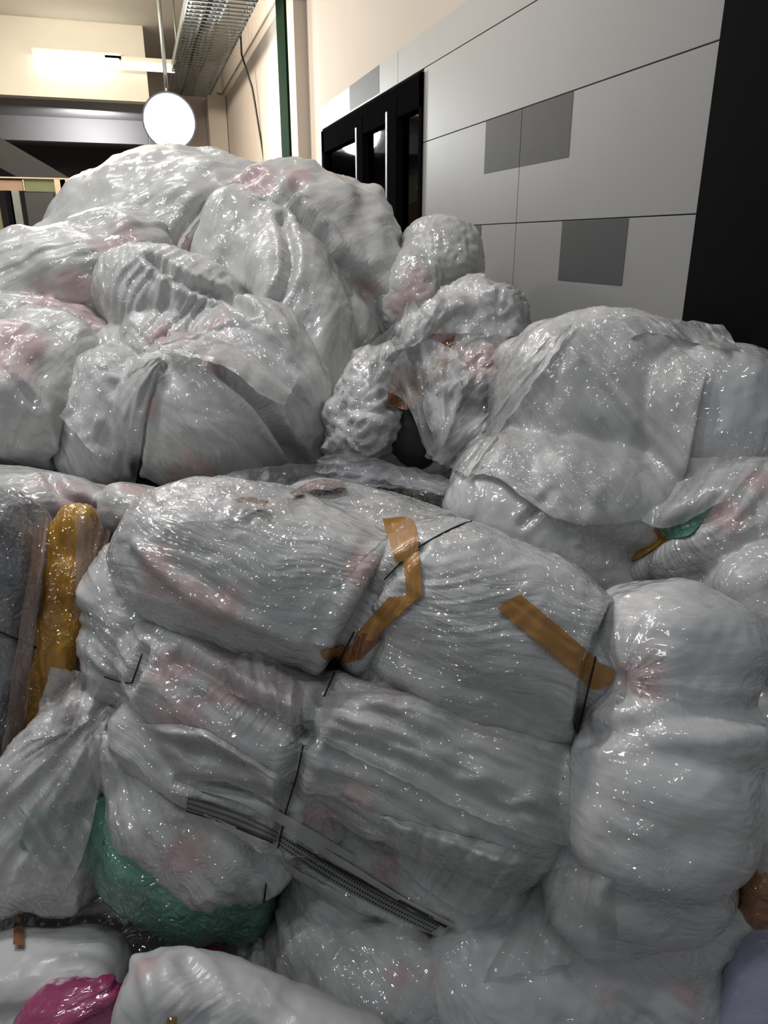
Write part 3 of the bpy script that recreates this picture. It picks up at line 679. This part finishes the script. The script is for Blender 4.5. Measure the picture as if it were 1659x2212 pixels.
# ---- right bale with a loose veil
t = sack('film_bale', 'big pale film bale at the right below the tiled wall under a loose crinkled sheet', 'film bale', 1330, 930, 1.95, z=.6)
E1 = Film('film_body', [blob(1320, 900, 2.0, 255, 215, 210, 8, 2.6), blob(1550, 905, 1.74, 150, 165, 130, 0, 2.6), blob(1160, 1080, 1.9, 190, 130, 170, 20), blob(1290, 1090, 1.8, 200, 120, 150, 10), blob(1190, 1170, 1.82, 250, 110, 140, 26), blob(1120, 770, 2.15, 55, 45, 60)], M_SMOOTH, t, voxel=.009, smooth=6,
          flow=((1150, 1150), (1250, 800)), wid=.05, length=.4, amp=.005, lump=.014, seed=21,
          ops=[('groove', [(1190, 1060), (1160, 1100), (1130, 1130)], .010, .014), ('fold', [(1250, 1170), (1280, 1100), (1290, 1060)], .012, .010)])
FL('crinkled_sheet', [(1010, 1030), (1110, 850), (1200, 715), (1380, 682)], [(1060, 1020), (1230, 1130), (1420, 1110), (1530, 800)], [E1], M_VEIL, t, off=.014, amp=.006, wid=.05, length=.4, curl=.010, ragged=3, seed=22, nu=70, nv=60, thick=.0006)
FL('crinkled_sheet', [(1090, 760), (1180, 735), (1250, 690)], [(915, 985), (970, 1010), (1010, 1030)], [E1, D1], M_VEIL, t, off=.03, amp=.010, wid=.03, length=.2, curl=.012, ragged=6, seed=23, nu=36, nv=40)
FL('ruffled_edge', [(1300, 715), (1350, 685), (1450, 690), (1560, 700)], [(1330, 740), (1400, 720), (1480, 735), (1605, 760)], [E1], M_VEIL, t, off=.012, amp=.014, wid=.03, length=.2, seed=24, ragged=5, taper=.25, nu=50, nv=16)

# ---- right edge bags
t = sack('film_bag', 'grey film bag at the right edge with a yellow tape band and green film', 'film bag', 1560, 1200, 1.6, z=.5)
F1 = Film('film_body', [blob(1590, 1130, 1.65, 200, 130, 150, -25), blob(1640, 1330, 1.55, 130, 170, 150, 0), blob(1430, 1150, 1.75, 120, 90, 110, -30)], M_FILM, t, voxel=.009, smooth=5, flow=((1400, 1250), (1640, 1050)), wid=.04, length=.3, amp=.010, lump=.015, seed=25, crumple=.003,
          pink=[(1570, 1110, .05), (1330, 1190, .06), (1640, 1040, .05)], ops=[('groove', [(1330, 1215), (1420, 1150), (1540, 1095)], .025, .035)])
FL('yellow_tape', [(1335, 1185), (1370, 1150), (1445, 1150)], [(1318, 1230), (1380, 1205), (1450, 1160)], [F1], M_YELLOW, t, off=.006, amp=.002, seed=26, nu=24, nv=10, label='band of yellow brown tape')
FL('green_film', [(1415, 1130), (1470, 1115), (1545, 1090)], [(1440, 1165), (1490, 1155), (1520, 1125)], [F1], M_TEAL, t, off=.006, amp=.003, seed=27, nu=24, nv=10, label='dark green film showing in the crease')
FL('film_flap', [(1380, 1000), (1500, 990), (1659, 985)], [(1330, 1080), (1420, 1140), (1560, 1085)], [F1, E1], M_CLEAR, t, off=.02, amp=.008, seed=28, ragged=3, wid=.05)
t = sack('film_bag', 'shaded film bag at the right edge of the floor layer, behind the front bale', 'film bag', 1640, 1750, 1.4, z=.2)
F2 = Film('film_body', [blob(1650, 1560, 1.55, 110, 160, 130), blob(1660, 1790, 1.42, 130, 130, 140)], M_SMOOTH, t, voxel=.01, smooth=5, amp=.006, seed=29)

# ---- left: grey bale and yellow roll
t = sack('film_bale', 'dark grey shiny film bale standing at the left edge with a black wire', 'film bale', 20, 1380, 1.6, z=.2)
G1 = Film('film_body', [blob(5, 1370, 1.60, 105, 290, 180, 5, 3)], M_GREY, t, voxel=.008, smooth=4, flow=((40, 1150), (20, 1600)), wid=.035, length=.45, amp=.022, lump=.015, seed=31)
tube('binding_wire', G1.lay([(-40, 1345), (0, 1365), (60, 1392), (112, 1415)], .004, 14), .0018, M_WIRE, t)
t = sack('yellow_roll', 'yellow film roll standing between the grey bale and the front bale', 'film roll', 130, 1340, 1.62, z=.2)
H1 = Film('film_body', [blob(150, 1270, 1.62, 62, 180, 75, 6), blob(105, 1470, 1.58, 55, 180, 70, 14)], M_YELLOW, t, voxel=.007, smooth=4, flow=((150, 1150), (110, 1550)), wid=.03, length=.22, amp=.013, lump=.016, seed=32)
FL('clear_wrap', [(165, 1110), (200, 1120), (240, 1150)], [(160, 1340), (175, 1340), (190, 1345)], [H1], M_PINKCLR, t, off=.012, amp=.007, wid=.025, length=.3, seed=33, ragged=3, label='pinkish clear film around the yellow roll')
FL('clear_wrap', [(80, 1110), (90, 1110), (105, 1120)], [(0, 1640), (25, 1640), (50, 1600)], [H1, G1], M_PINKCLR, t, off=.014, amp=.007, wid=.02, length=.3, seed=34, ragged=3)

# ---- the big front bale
t = sack('film_bale', 'large white film bale in the front, tied with black wires and patched with brown tape', 'film bale', 760, 1600, 1.45, z=.35)
bale = t
w1 = [(1060, 1118), (1010, 1128), (950, 1155), (900, 1185), (830, 1252), (795, 1310), (765, 1365), (730, 1435), (700, 1505)]
A1 = Film('left_bulge', [blob(600, 1240, 1.48, 350, 185, 270, 14, 2.4), blob(800, 1160, 1.62, 230, 110, 200, 12), blob(420, 1150, 1.6, 150, 90, 140, -10)], M_FILM, t, voxel=.0065, smooth=7,
          flow=((350, 1150), (800, 1330)), wid=.022, length=.14, amp=.003, lump=.010, seed=41, crumple=.0022,
          ops=[('groove', w1, .018, .035), ('dir', 720, 1110, .16, 100, 22, .010, .22, .0016), ('fold', [(300, 1180), (420, 1290), (520, 1330), (640, 1390)], .015, .012)],
          pink=[(340, 1230, .05), (400, 1280, .04), (470, 1310, .04), (780, 1230, .035), (430, 1290, .03)])
A2 = Film('middle_bulge', [blob(1060, 1330, 1.40, 290, 178, 240, 24, 2.5), blob(1010, 1450, 1.40, 260, 100, 200, 22)], M_FILM, t, voxel=.0065, smooth=7,
          flow=((850, 1380), (1250, 1500)), wid=.022, length=.14, amp=.003, lump=.008, seed=42, crumple=.002,
          ops=[('groove', [(800, 1290), (840, 1245), (900, 1185)], .014, .014), ('dir', 960, 1230, .14, 100, -18, .010, .2, .002), ('groove', [(1330, 1330), (1300, 1400), (1285, 1430), (1270, 1500), (1250, 1580)], .018, .025)])
A3 = Film('right_bulge', [blob(1440, 1420, 1.32, 185, 170, 190, 10, 2.3), blob(1410, 1725, 1.26, 210, 205, 200, 0, 2.3), blob(1510, 1570, 1.31, 115, 150, 150), blob(1400, 1570, 1.30, 150, 150, 150), blob(1330, 1880, 1.32, 170, 160, 150), blob(1450, 1900, 1.36, 120, 120, 140), blob(1450, 1575, 1.26, 195, 110, 160, 0), blob(1400, 1890, 1.28, 190, 130, 150, 5)], M_SMOOTH, t, voxel=.007, smooth=8,
          flow=((1250, 1620), (1450, 1640)), wid=.03, length=.25, amp=.003, lump=.016, seed=43, crumple=.0014,
          ops=[('groove', [(1640, 1540), (1540, 1545), (1400, 1560), (1260, 1590)], .016, .014), ('knot', 1340, 1470, .085, 5, .006, .010)], pink=[(1400, 1455, .05), (1350, 1450, .03)])
A4 = Film('folded_front', [blob(960, 1640, 1.40, 320, 190, 200, 24, 2.8), blob(590, 1530, 1.39, 340, 125, 180, 24, 2.6), blob(500, 1650, 1.42, 270, 115, 190, 28), blob(330, 1330, 1.52, 140, 190, 170, 6), blob(290, 1440, 1.48, 95, 80, 110, 20), blob(1120, 1640, 1.42, 150, 190, 180, 10)], M_FILM, t, voxel=.0065, smooth=4,
          flow=((350, 1450), (900, 1700)), wid=.034, length=.32, amp=.0125, lump=.012, seed=44, crumple=.0015,
          ops=[('groove', [(700, 1505), (655, 1610), (625, 1720), (600, 1835)], .014, .022), ('groove', [(310, 1410), (300, 1440), (285, 1475)], .012, .018),
               ('groove', [(390, 1420), (480, 1470), (560, 1530), (660, 1590)], .014, .022), ('groove', [(680, 1410), (850, 1470), (1000, 1500), (1230, 1570)], .016, .02),
               ('groove', [(390, 1690), (480, 1700), (600, 1720)], .010, .016), ('fold', [(690, 1530), (900, 1600), (1100, 1700)], .014, .012), ('fold', [(700, 1650), (850, 1700), (1000, 1790)], .014, .012)],
          pink=[(385, 1560, .05), (500, 1470, .06), (540, 1490, .05), (770, 1720, .045), (690, 1770, .04), (1060, 1580, .03), (370, 1440, .05), (850, 1510, .04), (600, 1480, .05)])
A5 = Film('lower_belly', [blob(425, 1765, 1.42, 195, 150, 150, 38, 2.4), blob(545, 1820, 1.44, 110, 115, 130, 20), blob(300, 1640, 1.42, 85, 140, 100, -20)], M_FILM, t, voxel=.007, smooth=5,
          flow=((270, 1650), (450, 1950)), wid=.035, length=.3, amp=.007, lump=.012, seed=45,
          ops=[('groove', [(250, 1620), (330, 1660), (400, 1730)], .012, .018), ('knot', 240, 1530, .14, 5, .012, .02)], pink=[(390, 1850, .05), (760, 1850, .05)])
A6 = Film('teal_layer', [blob(395, 1835, 1.44, 205, 150, 150, 40, 2.4), blob(490, 1925, 1.46, 105, 105, 110, 10), blob(245, 1770, 1.45, 38, 110, 70, -10)], M_TEAL, t, voxel=.008, smooth=5,
          flow=((240, 1780), (500, 2000)), wid=.03, length=.3, amp=.007, lump=.010, seed=46, label='teal green film layer under the white belly')
A7 = Film('lower_right_fold', [blob(800, 1830, 1.52, 260, 110, 160, 30, 2.4), blob(1010, 1880, 1.47, 210, 130, 170, 32), blob(720, 1960, 1.50, 120, 130, 130, 30)], M_FILM, t, voxel=.007, smooth=5,
          flow=((620, 1840), (950, 2060)), wid=.035, length=.3, amp=.007, lump=.012, seed=47, pink=[(830, 1880, .04)], ops=[('groove', [(600, 1830), (700, 1880), (830, 1950), (960, 2010)], .016, .02)])
AA = [A1, A2, A3, A4, A5, A6, A7]
# gathered skirt at the left end
A8 = Film('gathered_skirt', [blob(110, 1690, 1.42, 120, 190, 80, 34, 2.2), blob(130, 1830, 1.43, 110, 150, 90, 15), blob(195, 1560, 1.42, 75, 70, 60), blob(30, 1800, 1.43, 110, 190, 90, 20)], M_FILM, t, voxel=.007, smooth=4,
          flow=((230, 1530), (80, 1850)), wid=.030, length=.4, amp=.012, lump=.014, seed=48, ops=[('knot', 235, 1525, .2, 5, .012, .02)], pink=[(250, 1545, .05), (140, 1460, .08), (270, 1560, .04)])
FL('teal_peek', [(60, 1750), (120, 1740), (225, 1720)], [(40, 1830), (130, 1880), (220, 1870)], [A8, A6], M_TEALV, t, off=.004, amp=.005, wid=.03, seed=49, ragged=6, taper=.2, label='teal film seen between the gathered folds')
FL('film_flap', [(235, 1525), (150, 1600), (60, 1680), (0, 1740)], [(240, 1560), (215, 1700), (180, 1850), (130, 1950)], [A8, A6], M_CLEAR, t, off=.02, amp=.014, wid=.03, length=.4, seed=50, ragged=6, curl=.01, nu=40, nv=36)
FL('film_flap', [(110, 1440), (200, 1460), (260, 1500)], [(60, 1600), (150, 1580), (230, 1530)], [A8, A4, H1], M_VEIL, t, off=.015, amp=.012, wid=.03, length=.3, seed=51, ragged=5, curl=.01)
FL('film_fold', [(470, 1440), (540, 1410), (600, 1430), (660, 1480)], [(500, 1500), (560, 1520), (610, 1550), (640, 1580)], [A1, A4], M_VEIL, t, off=.010, amp=.010, wid=.03, length=.2, seed=52, ragged=5, taper=.2, nu=36, nv=24, tint=.3)
FL('film_fold', [(700, 1490), (900, 1500), (1080, 1560), (1230, 1610)], [(690, 1600), (860, 1680), (1020, 1760), (1230, 1830)], [A4, A3], M_VEIL, t, off=.012, amp=.012, wid=.028, length=.4, seed=53, ragged=4, taper=.18, along='u', nu=64, nv=30)
FL('film_fold', [(300, 1560), (420, 1570), (560, 1650), (640, 1700)], [(390, 1690), (480, 1690), (560, 1720), (620, 1760)], [A4], M_VEIL, t, off=.012, amp=.010, wid=.03, length=.3, seed=54, ragged=4, taper=.18, along='u', nu=44, nv=18)
FL('film_fold', [(820, 1760), (980, 1800), (1120, 1840), (1180, 1860)], [(830, 1830), (900, 1900), (980, 1960), (1060, 1990)], [A7, A4], M_VEIL, t, off=.014, amp=.012, wid=.04, length=.3, seed=55, ragged=5, taper=.2, nu=44, nv=24)
FL('glassy_film', [(340, 1070), (460, 1030), (700, 1000), (860, 1005), (975, 1035)], [(330, 1130), (500, 1120), (680, 1060), (860, 1055), (960, 1070)], [A1], M_GLASSY, t, off=.02, amp=.014, wid=.03, length=.2, seed=56, ragged=7, curl=.015, along='u', nu=70, nv=18)
FL('glassy_film', [(690, 985), (760, 980), (870, 1010), (975, 1040)], [(680, 1020), (780, 1030), (880, 1050), (960, 1070)], [A1], M_GLASSY, t, off=.035, amp=.014, wid=.03, length=.2, seed=57, ragged=7, curl=.012, along='u', nu=50, nv=14)
# wires
def wire(P, films, off=.003, r=.0015, n=40):
    R = resample(P, n); out = []
    for q in R:
        h = multi_hit(films, q[0], q[1]); 
        if h is None: continue
        c = h[1]; d = CAM-c; out.append(c + d/np.linalg.norm(d)*off)
    out = np.array(out)
    for _ in range(3): out[1:-1] = (out[:-2]+2*out[1:-1]+out[2:])/4
    return tube('binding_wire', out, r, M_WIRE, bale)
wire(w1[:5], AA); wire([(765, 1365), (730, 1435), (700, 1505)], AA, .014, .0017); wire([(655, 1610), (640, 1680), (620, 1745), (600, 1832)], AA, .010)
wire([(1287, 1418), (1268, 1500), (1247, 1585)], AA, .008); wire([(1218, 1680), (1205, 1745)], AA, .006, .0014, 10)
wire([(307, 1412), (296, 1445), (285, 1476)], AA, .006, .0016, 10); wire([(575, 1910), (570, 1950)], AA, .006, .0016, 8); wire([(285, 1476), (255, 1472), (225, 1462)], AA, .006, .0014, 10)
# tape
def tape(top, bot, m=None, off=.005, **k):
    return FL('tape_strip', top, bot, AA, m or M_TAPE, bale, off=off, amp=.0008, wid=.012, relax=1, **k)
tape([(826, 1120), (890, 1121), (905, 1170)], [(855, 1215), (872, 1212), (903, 1186)], nu=20, nv=16)
tape([(872, 1215), (890, 1195), (905, 1190)], [(880, 1300), (895, 1298), (912, 1285)], nu=14, nv=22)
tape([(840, 1290), (870, 1288), (910, 1285)], [(768, 1370), (800, 1385), (830, 1360)], nu=18, nv=22)
tape([(770, 1365), (800, 1370), (828, 1378)], [(755, 1425), (775, 1425), (800, 1405)], M_TAPED, nu=14, nv=12)
tape([(690, 1408), (730, 1398), (775, 1395)], [(700, 1425), (740, 1432), (785, 1425)], nu=18, nv=10)
tape([(1075, 1315), (1092, 1300), (1125, 1284)], [(1265, 1475), (1280, 1455), (1292, 1425)], nu=14, nv=40)
tape([(1290, 1432), (1310, 1440), (1330, 1452)], [(1262, 1480), (1285, 1490), (1318, 1480)], nu=14, nv=12)
tape([(500, 1078), (540, 1073), (580, 1082)], [(515, 1086), (550, 1087), (578, 1098)], M_TAPED, off=.034, nu=20, nv=6)
tape([(625, 1064), (680, 1037), (745, 1040)], [(632, 1070), (690, 1055), (745, 1052)], M_TAPED, off=.034, nu=26, nv=6)
# stack of printed white sheets showing at the lower fold
mdot, nt, b, out = new_mat('printed_edge'); ua = N_(nt, 'ShaderNodeAttribute', attribute_name='along'); sx = N_(nt, 'ShaderNodeSeparateXYZ'); nt.links.new(ua.outputs['Vector'], sx.inputs[0])
m1 = N_(nt, 'ShaderNodeMath', operation='MULTIPLY'); nt.links.new(sx.outputs[0], m1.inputs[0]); m1.inputs[1].default_value = 60
f1 = N_(nt, 'ShaderNodeMath', operation='FRACT'); nt.links.new(m1.outputs[0], f1.inputs[0])
g1 = N_(nt, 'ShaderNodeMath', operation='GREATER_THAN'); nt.links.new(f1.outputs[0], g1.inputs[0]); g1.inputs[1].default_value = .42
mv = N_(nt, 'ShaderNodeMath', operation='MULTIPLY'); nt.links.new(sx.outputs[1], mv.inputs[0]); mv.inputs[1].default_value = 2.6
f2 = N_(nt, 'ShaderNodeMath', operation='FRACT'); nt.links.new(mv.outputs[0], f2.inputs[0])
g2 = N_(nt, 'ShaderNodeMath', operation='LESS_THAN'); nt.links.new(f2.outputs[0], g2.inputs[0]); g2.inputs[1].default_value = .45
mm = N_(nt, 'ShaderNodeMath', operation='MULTIPLY'); nt.links.new(g1.outputs[0], mm.inputs[0]); nt.links.new(g2.outputs[0], mm.inputs[1])
mc = N_(nt, 'ShaderNodeMix', data_type='RGBA'); nt.links.new(mm.outputs[0], mc.inputs[0]); mc.inputs[6].default_value = (.30, .30, .30, 1); mc.inputs[7].default_value = (.02, .02, .02, 1)
nt.links.new(mc.outputs[2], b.inputs['Base Color']); b.inputs['Roughness'].default_value = .5
def strip(top, bot, m, off, name='sheet_edge_or_shade', **k): return FL(name, top, bot, AA, m, bale, off=off, amp=.001, wid=.02, relax=3, along='u', **k)
strip([(405, 1722), (520, 1758), (600, 1797)], [(402, 1748), (500, 1783), (595, 1820)], mdot, .004, nu=40, nv=8, label='black dotted print along the sheet edge')
strip([(440, 1757), (500, 1782), (590, 1822)], [(440, 1762), (500, 1790), (590, 1830)], M_PAPER, .006, nu=30, nv=4)
strip([(400, 1750), (470, 1770), (590, 1818)], [(402, 1754), (470, 1775), (590, 1823)], M_DARK, .006, nu=30, nv=4)  # dark strip painted as the shade between two sheets
strip([(430, 1697), (520, 1712), (610, 1757), (770, 1850)], [(430, 1707), (520, 1734), (605, 1780), (760, 1862)], M_PAPER, .005, nu=40, nv=6)
strip([(605, 1805), (700, 1862), (800, 1922), (950, 2000)], [(600, 1826), (680, 1882), (790, 1945), (930, 2015)], mdot, .004, nu=50, nv=8, label='black dotted print along the sheet edge')
strip([(640, 1822), (760, 1890), (880, 1952), (968, 2000)], [(640, 1826), (758, 1895), (876, 1958), (962, 2005)], M_DARK, .007, nu=40, nv=3)  # shade under the sheet edge, laid on as a dark strip
strip([(600, 1832), (625, 1866), (690, 1905), (765, 1945)], [(598, 1845), (630, 1888), (695, 1930), (768, 1965)], M_PAPER, .006, nu=36, nv=8, ragged=4)
strip([(620, 1782), (760, 1868), (880, 1943), (985, 1998)], [(612, 1796), (752, 1880), (872, 1953), (975, 2004)], M_PAPER, .005, nu=40, nv=5)

# ---- front row
t = sack('film_bag', 'wide clear film bag spreading below the front bale at the bottom right', 'film bag', 1280, 2060, 1.35, z=.12)
J1 = Film('film_body', [blob(1265, 2060, 1.42, 290, 170, 190, 6, 2.5), blob(1130, 2150, 1.36, 220, 180, 180, 20), blob(1400, 1960, 1.38, 220, 130, 150, -10), blob(1150, 1990, 1.42, 170, 130, 140, 10), blob(1430, 2150, 1.36, 130, 170, 150)], M_SMOOTH, t, voxel=.008, smooth=5, flow=((1050, 1900), (1400, 2150)), wid=.035, length=.22, amp=.007, lump=.018, seed=71, crumple=.003,
          pink=[(1255, 2040, .02), (1480, 2140, .03), (1310, 2150, .02), (1240, 1985, .02)], ops=[('groove', [(1330, 2015), (1440, 2000), (1600, 1960)], .016, .02)])
FL('film_flap', [(1150, 1900), (1220, 1870), (1330, 1900)], [(1040, 2120), (1180, 2090), (1330, 2060)], [J1, A3], M_CLEAR, t, off=.012, amp=.010, wid=.03, length=.25, seed=72, ragged=6, taper=.2)
t = sack('film_bag', 'creased film bag flowing down from the wire at the bottom centre', 'film bag', 760, 2080, 1.45, z=.1)
K1 = Film('film_body', [blob(720, 2060, 1.46, 130, 160, 130, -25), blob(860, 2140, 1.40, 210, 150, 160, 20), blob(600, 2080, 1.50, 120, 110, 110, 10)], M_FILM, t, voxel=.008, smooth=5, flow=((600, 1900), (860, 2200)), wid=.035, length=.3, amp=.010, lump=.015, seed=73, pink=[(965, 2110, .03), (990, 2130, .02), (860, 2100, .03)], ops=[('knot', 585, 1960, .2, 5, .012, .01)])
t = sack('film_bag', 'dull smooth film bag in the bottom left corner behind the pale sheet', 'film bag', 150, 2060, 1.4, z=.1)
L1 = Film('film_body', [blob(60, 2190, 1.36, 230, 160, 120, -6, 3.4), blob(310, 2070, 1.56, 150, 90, 100, 25), blob(90, 2010, 1.58, 150, 70, 90)], M_SHEET, t, voxel=.009, smooth=6, amp=.006, lump=.012, seed=74)
FL('tape_scrap', [(32, 1975), (52, 1978)], [(28, 2040), (52, 2042)], [L1], M_TAPED, t, off=.02, amp=.002, seed=75, nu=8, nv=12, label='brown tape scrap')
t = sack('magenta_film', 'crumpled magenta film in the bottom left corner', 'film', 160, 2170, 1.3, z=.3)
Mg = Film('film_body', [blob(150, 2200, 1.24, 110, 85, 70, -28), blob(220, 2160, 1.24, 50, 60, 50, -20)], M_MAGENTA, t, voxel=.006, smooth=3, flow=((60, 2200), (250, 2110)), wid=.03, length=.2, amp=.012, seed=76)
t = sack('magenta_film', 'dark red film scrap peeping out below the teal layer', 'film', 445, 2070, 1.45, z=.3)
Film('film_body', [blob(448, 2078, 1.38, 48, 42, 45, 10)], M_MAGENTA, t, voxel=.006, smooth=3, amp=.006, seed=77)
t = sack('film_bag', 'pale smooth film bag nearest the viewer at the bottom edge', 'film bag', 450, 2190, 1.2, z=.2)
I1 = Film('film_body', [blob(450, 2262, 1.2, 205, 180, 100, 14, 3.4), blob(670, 2310, 1.2, 200, 140, 100, 24, 3.4)], M_SHEET, t, voxel=.007, smooth=6, flow=((260, 2080), (480, 2212)), wid=.05, length=.25, amp=.006, lump=.01, seed=78, pink=[(320, 2100, .025)], ops=[('fold', [(300, 2075), (330, 2140), (345, 2212)], .012, .012), ('groove', [(400, 2080), (440, 2140), (450, 2212)], .016, .012)])
FL('yellow_spot', [(362, 2198), (382, 2198)], [(360, 2215), (382, 2215)], [I1], M_YELLOW, t, off=.003, amp=.0005, nu=6, nv=6, seed=79, label='small yellow print')
t = sack('lavender_film', 'smooth lavender film piece in the bottom right corner', 'film', 1620, 2130, 1.3, z=.2)
Film('film_body', [blob(1650, 2160, 1.26, 90, 150, 70, 14, 2.6)], M_LAV, t, voxel=.008, smooth=5, amp=.003, lump=.006, seed=80)
t = sack('tape_roll', 'crumpled roll of brown tape at the right edge above the lavender film', 'tape', 1650, 1940, 1.45, z=.3)
Film('tape_body', [blob(1648, 1942, 1.20, 40, 62, 40, 8)], M_TAPED, t, voxel=.006, smooth=3, amp=.008, seed=81)
